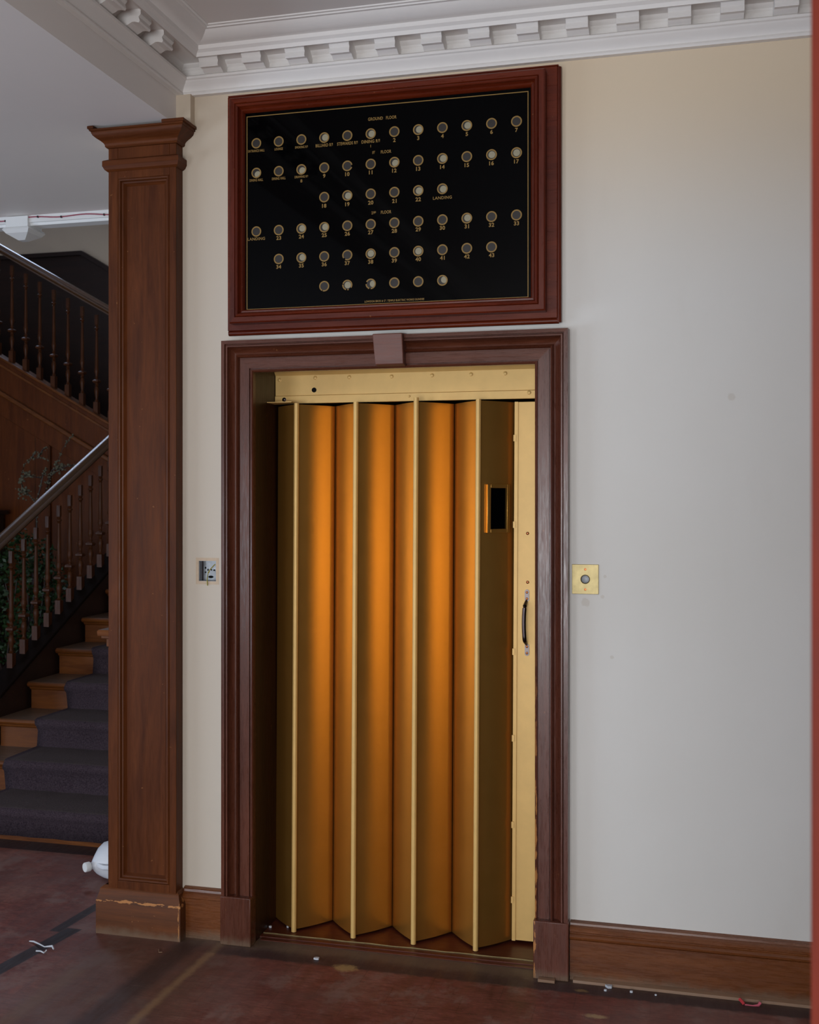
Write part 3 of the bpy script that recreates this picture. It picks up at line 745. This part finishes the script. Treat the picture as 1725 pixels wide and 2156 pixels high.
# ------------------------------------------------------------------ lower stair flight
SR, SG, Y0 = .142, .270, .795
st = thing('staircase', (-2.8, 2.0, 0), 'lower wooden stair flight rising away behind the pilaster, with turned balusters', 'staircase')
for n in range(1, 10):
    x0 = -3.95 if n <= 2 else -3.42
    yr = Y0+SG*(n-1); z = SR*n
    m = MB()
    m.box(x0+.012, -2.134, yr, yr+.02, z-SR, z-.028)                      # riser
    nose = [(yr+.29, z-.028), (yr-.010, z-.028), (yr-.020, z-.022), (yr-.024, z-.014), (yr-.020, z-.005), (yr-.012, z), (yr+.29, z)]
    m.prism(nose, 'X', x0, -2.134)
    m.prism([(yr+.001, z-.028), (yr-.010, z-.028), (yr-.008, z-.036), (yr+.001, z-.044)], 'X', x0+.008, -2.134)
    m.build('step', M['stair_x'], st, smooth=30)
# string (closed, dark inside) and base rail
def sz(y): return .712+(y-1.673)*.523
m = MB()
ya, yb = 1.34, 3.16
m.prism([(ya, 0.0), (yb, 0.9), (yb, sz(yb)-.02), (ya, sz(ya)-.02)], 'X', -3.535, -3.425)
m.build('string', M['dark_wood'], st)
m = MB()
m.prism([(ya, sz(ya)-.02), (yb, sz(yb)-.02), (yb, sz(yb)), (ya, sz(ya))], 'X', -3.545, -3.415)
m.build('string_cap', plain('dull_dark_wood', (22, 13, 9), .8, spec=.08), st, bevel=.004)
def rail(mb, profile, p0, p1):
    """sweep (side, up) profile from p0 to p1 with plumb cuts"""
    d = Vector(p1)-Vector(p0); side_ = Vector((d.y, -d.x, 0)).normalized()
    mb.rings([[Vector(p)+side_*s_+Vector((0, 0, u)) for s_, u in profile] for p in (p0, p1)])
rp = [(-.022, -.064), (-.022, -.054), (-.032, -.052), (-.040, -.046), (-.043, -.038), (-.041, -.030), (-.034, -.025), (-.027, -.022), (-.026, -.014), (-.022, -.006), (-.014, 0), (-.005, .002), (.005, .002),
      (.014, 0), (.022, -.006), (.026, -.014), (.027, -.022), (.034, -.025), (.041, -.030), (.043, -.038), (.040, -.046), (.032, -.052), (.022, -.054), (.022, -.064)]
def rz(y): return 1.353+(y-1.461)*.520
m = MB(); rail(m, rp, (-3.5, 1.32, rz(1.32)), (-3.5, 3.15, rz(3.15))); m.build('handrail', M['rail'], st, smooth=35)
def baluster_mesh(H):
    mb = MB()
    q = .0165
    def f(t): return t*H
    mb.box(-q, q, -q, q, -.02, f(.115))
    pr = [(.014, f(.115)), (.010, f(.122)), (.013, f(.130)), (.009, f(.138)), (.008, f(.150)), (.011, f(.175)), (.0155, f(.215)), (.0165, f(.235)), (.013, f(.260)), (.009, f(.275)),
          (.013, f(.283)), (.009, f(.291)), (.0125, f(.300)), (.010, f(.310)), (.010, f(.318))]
    mb.lathe(pr, (0, 0, 0), 14)
    c_ = f(.330); g = .021
    mb.rings([sq(0, 0, g*.6, g*.6, c_-.012), sq(0, 0, g, g, c_-.005), sq(0, 0, g, g, c_+.005), sq(0, 0, g*.6, g*.6, c_+.012)])
    pr = [(.011, f(.345)), (.009, f(.360)), (.012, f(.368)), (.009, f(.378)), (.0085, f(.390)), (.012, f(.410)), (.0165, f(.435)), (.0150, f(.455)), (.0125, f(.470)), (.0135, f(.476)), (.0120, f(.482)),
          (.0118, f(.60)), (.0098, f(.74)), (.0082, f(.850)), (.012, f(.856)), (.008, f(.864)), (.014, f(.874)), (.015, f(.884)), (.009, f(.896)), (.012, f(.905)), (.009, f(.915))]
    mb.lathe(pr, (0, 0, 0), 14)
    mb.box(-q*.62, q*.62, -q*.62, q*.62, f(.915), f(1.0)+.012)
    return mb
HB = .60
b0 = baluster_mesh(HB).build('baluster', M['stair_z'], st, loc=(-3.5, 1.56, sz(1.56)), smooth=35)
# the mesh was built around the origin: put its vertices back
def recentre(o, loc):
    for v in o.data.vertices: v.co += Vector(loc)
recentre(b0, (-3.5, 1.56, sz(1.56)))
for i in range(1, 14):
    y = 1.56+.1145*i
    c_ = b0.copy(); C.objects.link(c_); c_.parent = st
    c_.location = Vector((-3.5, y, sz(y)))-wloc(st)
# newel at the foot
m = MB(); m.box(-3.55, -3.45, 1.24, 1.34, SR*2, 1.38); m.rings([sq(-3.5, 1.29, .058, .058, 1.38), sq(-3.5, 1.29, .062, .062, 1.395), sq(-3.5, 1.29, .05, .05, 1.41), sq(-3.5, 1.29, .02, .02, 1.43)])
m.build('newel_post', M['stair_z'], st, bevel=.003)
# landing
m = MB(); m.box(-3.42, -2.134, Y0+SG*9, 4.3, 1.25, 1.42); m.build('landing', M['stair_x'], st)

# carpet runner following the steps
cr = MB()
sec = []
for n in range(1, 9):
    yr = Y0+SG*(n-1); z = SR*n
    sec += [(yr-.010, z-SR+.012 if n > 1 else .022), (yr-.012, z-.05), (yr-.028, z-.030), (yr-.034, z-.012), (yr-.026, z+.006), (yr-.010, z+.012), (yr+SG-.016, z+.010)]
inner = [(y+.009, z-.009) for y, z in sec]
ys = sec+inner[::-1]
vsL = [(-3.190, y, z) for y, z in sec]; vsR = [(-2.32, y, z) for y, z in sec]
bm = cr.bm
rowsv = []
nx = 14
for i, (y, z) in enumerate(sec):
    row = []
    for k in range(nx+1):
        x = -3.190+(.87)*k/nx
        row.append(bm.verts.new((x+(.006*math.sin(i*1.3) if k == 0 else 0), y, z+.0015*math.sin(k*2.1+i))))
    rowsv.append(row)
for a, b_ in zip(rowsv[:-1], rowsv[1:]):
    for k in range(nx): bm.faces.new((a[k], a[k+1], b_[k+1], b_[k]))
ro = cr.build('stair_carpet', M['carpet'], smooth=60)
so = ro.modifiers.new('thick', 'SOLIDIFY'); so.thickness = .009; so.offset = -1
tag(ro, 'dusty dark purple carpet runner covering the lower stairs', 'carpet')

# ------------------------------------------------------------------ upper stair flight (rises to the left)
uf = thing('staircase', (-4.3, 3.6, 1.4), 'upper wooden stair flight crossing above with panelled spandrel below', 'staircase')
US = .563
def uz(x): return 2.081-(x+3.870)*US        # top of the string
xa, xb = -5.9, -3.42
m = MB(); m.prism([(xa, uz(xa)-.24), (xb, uz(xb)-.24), (xb, uz(xb)-.012), (xa, uz(xa)-.012)], 'Y', 3.19, 3.25); m.build('string', M['span'], uf)
m = MB(); m.prism([(xa, uz(xa)-.022), (xb, uz(xb)-.022), (xb, uz(xb)), (xa, uz(xa))], 'Y', 3.165, 3.275); m.build('string_cap', M['stair_x'], uf, bevel=.006)
m = MB(); m.prism([(xa, uz(xa)-.075), (xb, uz(xb)-.075), (xb, uz(xb)-.055), (xa, uz(xa)-.055)], 'Y', 3.182, 3.2); m.build('string_moulding', M['stair_x'], uf, bevel=.003)
m = MB(); m.prism([(xa, uz(xa)-.275), (xb, uz(xb)-.275), (xb, uz(xb)-.240), (xa, uz(xa)-.240)], 'Y', 3.160, 3.25); m.build('string_moulding', M['stair_x'], uf, bevel=.008)
# spandrel: framing at y=3.19 and recessed panels
m = MB()
m.prism([(xa, .0), (xb, .0), (xb, uz(xb)-.27), (xa, uz(xa)-.27)], 'Y', 3.205, 3.25); m.build('spandrel_panel', M['span'], uf)
m = MB()
m.prism([(xa, uz(xa)-.415), (xb, uz(xb)-.415), (xb, uz(xb)-.27), (xa, uz(xa)-.27)], 'Y', 3.19, 3.206)
for s0_, s1_ in ((-4.414, -4.312), (-5.10, -5.0), (-3.80, -3.70)):
    m.prism([(s0_, .15), (s1_, .15), (s1_, uz(s1_)-.414), (s0_, uz(s0_)-.414)], 'Y', 3.19, 3.206)
m.box(xa, xb, 3.19, 3.206, 0, .16)
m.build('spandrel_framing', M['span'], uf, bevel=.002)
m = MB(); m.tube([(-4.308, 3.190, .2), (-4.308, 3.190, uz(-4.308)-.42)], .010, 8); m.build('panel_bead', M['stair_z'], uf)
m = MB(); m.tube([(-4.418, 3.194, .2), (-4.418, 3.194, uz(-4.418)-.42)], .006, 8); m.build('panel_bead', M['stair_z'], uf)
def urz(x): return 2.876-(x+3.881)*.553
m = MB(); rail(m, rp, (-3.42, 3.215, urz(-3.42)), (-5.9, 3.215, urz(-5.9))); m.build('handrail', M['rail'], uf, smooth=35)
ub = None
for i in range(0, 14):
    x = -3.735-.1105*i
    if ub is None:
        ub = baluster_mesh(.665).build('baluster', M['stair_z'], uf, loc=(x, 3.215, uz(x)), smooth=35)
        recentre(ub, (x, 3.215, uz(x)))
    else:
        c_ = ub.copy(); C.objects.link(c_); c_.parent = uf
        c_.location = Vector((x, 3.215, uz(x)))-wloc(uf)
for i in range(0, 9):
    x = -3.45-.27*i; z = 1.60+.150*i
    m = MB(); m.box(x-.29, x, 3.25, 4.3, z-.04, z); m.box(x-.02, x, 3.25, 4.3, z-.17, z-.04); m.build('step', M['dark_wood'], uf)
# dark wainscot on the stairwell back wall
wb = MB()
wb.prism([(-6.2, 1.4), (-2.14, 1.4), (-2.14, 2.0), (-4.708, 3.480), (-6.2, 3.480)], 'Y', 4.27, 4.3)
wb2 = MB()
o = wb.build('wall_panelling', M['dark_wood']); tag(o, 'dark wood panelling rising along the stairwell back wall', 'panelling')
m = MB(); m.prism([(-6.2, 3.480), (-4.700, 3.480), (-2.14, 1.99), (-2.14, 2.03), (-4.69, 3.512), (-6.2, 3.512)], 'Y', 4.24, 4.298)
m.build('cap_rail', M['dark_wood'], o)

# ------------------------------------------------------------------ plants and cabinet behind the lower balustrade
ps = thing('potted_shrub', (-4.05, 2.42, 0), 'dark green leafy shrub standing behind the lower balusters', 'plant')
m = MB(); m.lathe([(.10, 0), (.11, .01), (.15, .26), (.165, .27), (.165, .31), (.145, .31), (.14, .28), (.0001, .28)], (-4.05, 2.42, 0), 20); m.build('pot', M['pot'], ps)
m = MB()
for k in range(9):
    a = k*2*PI/9; m.tube([(-4.05+.03*math.cos(a), 2.42+.03*math.sin(a), .28), (-4.05+.12*math.cos(a), 2.42+.12*math.sin(a), .6), (-4.05+.22*math.cos(a+.3), 2.42+.16*math.sin(a+.3), 1.05)], [.01, .007, .003], 5)
m.build('stem', M['dark_wood'], ps)
m = MB()
for k in range(3200):
    a = random.uniform(0, 2*PI); u = random.uniform(-1, 1); rr = random.uniform(.35, 1)**.5
    p = Vector((-4.05+.36*rr*math.cos(a)*math.sqrt(1-u*u), 2.42+.23*rr*math.sin(a)*math.sqrt(1-u*u), .92+.44*rr*u))
    d = Vector((random.uniform(-1, 1), random.uniform(-1, 1), random.uniform(-.6, .8))).normalized(); e = d.cross(Vector((random.uniform(-1, 1), random.uniform(-1, 1), random.uniform(-1, 1)))).normalized()
    l = random.uniform(.022, .045); wv = l*.30
    m.quad([p, p+d*l*.5+e*wv, p+d*l, p+d*l*.5-e*wv])
m.build('foliage', M['leaf'], ps)['kind'] = 'stuff'
# lichen twigs in a tall vase
tw = thing('twig_arrangement', (-4.25, 2.95, 0), 'grey-green lichen covered twigs arching above the lower handrail', 'twigs')
m = MB(); m.lathe([(.07, 0), (.09, .02), (.11, .25), (.09, .55), (.05, .85), (.04, 1.05), (.05, 1.10), (.035, 1.10), (.03, 1.0), (.0001, .98)], (-4.25, 2.95, 0), 20); m.build('vase', M['dark_wood'], tw)
def P2(px, py, y=2.95):    # point in the plane of the arrangement
    return Vector((-4.25+(px-68)*.00333, y+.02*math.sin(px*.1), 1.56+(1044-py)*.00315))
root = Vector((-4.25, 2.95, 1.06))
tws = [[(66, 1060), (72, 1030), (78, 1000), (83, 988)], [(66, 1060), (52, 1040), (40, 1028), (32, 1015), (36, 995), (44, 975), (58, 964), (78, 963), (95, 968)],
       [(66, 1060), (82, 1040), (95, 1018), (105, 1000), (115, 985), (120, 965), (126, 945), (135, 928), (148, 914)], [(105, 1000), (118, 990), (135, 980), (150, 979), (158, 984)],
       [(95, 1018), (98, 1000), (108, 988), (125, 984)], [(36, 1003), (46, 1001), (52, 995), (60, 1003), (75, 1006)], [(58, 964), (62, 955), (66, 948)], [(70, 960), (78, 945), (90, 940)],
       [(78, 1000), (86, 990), (88, 985)], [(83, 1015), (90, 1018), (97, 1016)]]
m = MB(); li = MB()
for tline in tws:
    pts = [P2(*p) for p in tline]
    if tline[0] == (66, 1060): pts = [root]+pts
    m.tube(pts, [max(.0058-.0006*i, .0018) for i in range(len(pts))], 6)
    for a, b_ in zip(pts[:-1], pts[1:]):
        for k in range(7):
            q = a.lerp(b_, random.random())+Vector((random.gauss(0, .006), random.gauss(0, .006), random.gauss(0, .006)))
            li.sphere(q, random.uniform(.003, .007), 5)
for (px, py, n_, sp_) in ((44, 1035, 60, .018), (122, 984, 40, .016), (34, 1012, 25, .010), (50, 997, 18, .008)):
    for k in range(n_):
        li.sphere(P2(px, py)+Vector((random.gauss(0, sp_), random.gauss(0, sp_), random.gauss(0, sp_))), random.uniform(.004, .009), 5)
m.build('twig', M['dark_wood'], tw); li.build('lichen', M['lichen'], tw)['kind'] = 'stuff'
cbx = thing('cabinet', (-5.0, 3.0, 0), 'dark wooden cabinet edge at far left behind the handrail', 'cabinet')
m = MB(); m.box(-5.4, -4.64, 2.8, 3.15, 0, 1.43); m.build('body', M['dark_wood'], cbx, bevel=.003)
m = MB(); m.box(-5.43, -4.60, 2.77, 3.15, 1.43, 1.46); m.build('top', M['dark_wood'], cbx, bevel=.003)

# ------------------------------------------------------------------ plastic jug lying behind the pilaster
jg = thing('plastic_jug', (-2.25, .45, 0), 'white plastic jug lying on the floor behind the pilaster', 'jug')
# axis from the cap (towards lower left) to the base
A = Vector((-2.335, .335, .078)); D = Vector((.50, .86, -.01)).normalized(); Sd = D.cross(Vector((0, 0, 1))).normalized(); Up = Sd.cross(D).normalized()
def jr(s, rx, rz_, pw=2.6, n=24, lift=0):
    out = []
    for k in range(n):
        a = 2*PI*k/n; ca, sa = math.cos(a), math.sin(a)
        out.append(A+D*s+Sd*(rx*abs(ca)**(2/pw)*(1 if ca >= 0 else -1))+Up*(rz_*abs(sa)**(2/pw)*(1 if sa >= 0 else -1)+lift))
    return out
m = MB(); m.rings([jr(.020, .014, .014, 2), jr(.034, .014, .014, 2), jr(.040, .020, .020, 2), jr(.060, .040, .042, 2.2), jr(.085, .060, .062, 2.5, lift=.002), (jr(.110, .070, .074, 2.8, lift=.002)), jr(.15, .072, .076, 3), jr(.255, .072, .076, 3), jr(.268, .064, .068, 3)])
m.build('body', M['plastic'], jg, smooth=50)
m = MB(); m.rings([jr(.0, .0175, .0175, 2), jr(.002, .019, .019, 2), jr(.021, .019, .019, 2), jr(.022, .0175, .0175, 2)]); m.build('cap', M['white'], jg)
m = MB()
hp = [A+D*.048-Sd*-.0+Sd*.018+Up*.004, A+D*.055+Sd*.052, A+D*.075+Sd*.078, A+D*.12+Sd*.088, A+D*.17+Sd*.086, A+D*.19+Sd*.068]
m.tube(hp, .010, 8); m.build('jug_handle', M['plastic'], jg)

# ------------------------------------------------------------------ red-brown door edge near the viewer, right
dr = thing('door_1', (.32, -2.52, 0), 'edge of an open red-brown wooden door at the far right, close up', 'door', kind='structure')
m = MB(); m.rings([[(.1050, -2.560, z), (.121, -2.566, z), (.126, -2.55, z), (.60, -2.40, z), (.60, -2.36, z), (.124, -2.50, z), (.1105, -2.515, z)] for z in (0.004, 2.35)])
m.build('door_leaf', M['doorleaf'], dr)

# ------------------------------------------------------------------ litter
def flake(x, y, r, z=.002, label='', name='paint_flake', mat='chip', group=None, n=7, cat='debris'):
    m = MB(); pts = [(x+r*random.uniform(.6, 1)*math.cos(2*PI*k/n), y+r*.7*random.uniform(.6, 1)*math.sin(2*PI*k/n)) for k in range(n)]
    m.prism(pts, 'Z', .0006, z); return tag(m.build(name, M[mat]), label, cat, group or 'pale flakes and crumbs on the floor')
flake(-1.213, -.084, .012, .006, 'curled pale paint flake on the floor before the lift sill')
flake(-.245, -.058, .014, .008, 'largest pale plaster crumb against the right skirting')
flake(-.255, -.085, .0055, .006, 'small white crumb on the dark floor border nearest the doorway')
flake(-.175, -.075, .0065, .006, 'white crumb on the dark border, second from the doorway')
flake(-.100, -.078, .004, .005, 'tiny white crumb on the dark border below mid skirting')
flake(-1.46, .12, .007, .012, 'pale crumb in the left corner of the lift sill')
flake(-1.40, .135, .006, .012, 'pale crumb beside the leftmost door rod on the sill')
rs = thing('ribbon_scrap', (.19, -.075, 0), 'red and pink ribbon scrap beside the right skirting', 'scrap')
m = MB(); m.tube([(.150, -.070, .016), (.158, -.074, .010), (.164, -.078, .004)], .005, 6); m.build('red_end', M['red_scrap'], rs)
m = MB(); m.tube([(.166, -.079, .003), (.19, -.080, .003), (.206, -.076, .004), (.212, -.070, .010)], [.002, .002, .004, .005], 6); m.build('pink_tail', plain('pink_ribbon', (200, 92, 110), .6), rs)
wt = thing('plastic_strip', (-2.16, -.23, 0), 'white twisted plastic strip lying on the black floor strip', 'scrap')
m = MB(); m.tube([(-2.235, -.195, .003), (-2.215, -.200, .006), (-2.18, -.222, .010), (-2.150, -.235, .008), (-2.122, -.232, .012), (-2.112, -.240, .006)], [.002, .003, .0025, .002, .004, .003], 6)
m.tube([(-2.165, -.262, .003), (-2.145, -.266, .006), (-2.128, -.272, .004), (-2.125, -.262, .010)], .0026, 6)
m.build('strip', M['chip'], wt)
tg = MB(); tg.tube([(-1.765, -.145, .002), (-1.752, -.170, .003), (-1.742, -.165, .003)], .0013, 5)
tag(tg.build('bent_twig', M['tanstrip']), 'tiny bent stalk on the floor in front of the pilaster', 'debris')
ws = MB(); ws.box(-.470, -.415, -.075, -.052, .0006, .010)
tag(ws.build('wood_splinter', M['tanstrip'], bevel=.002), 'short pale wood splinter at the foot of the right architrave', 'debris')
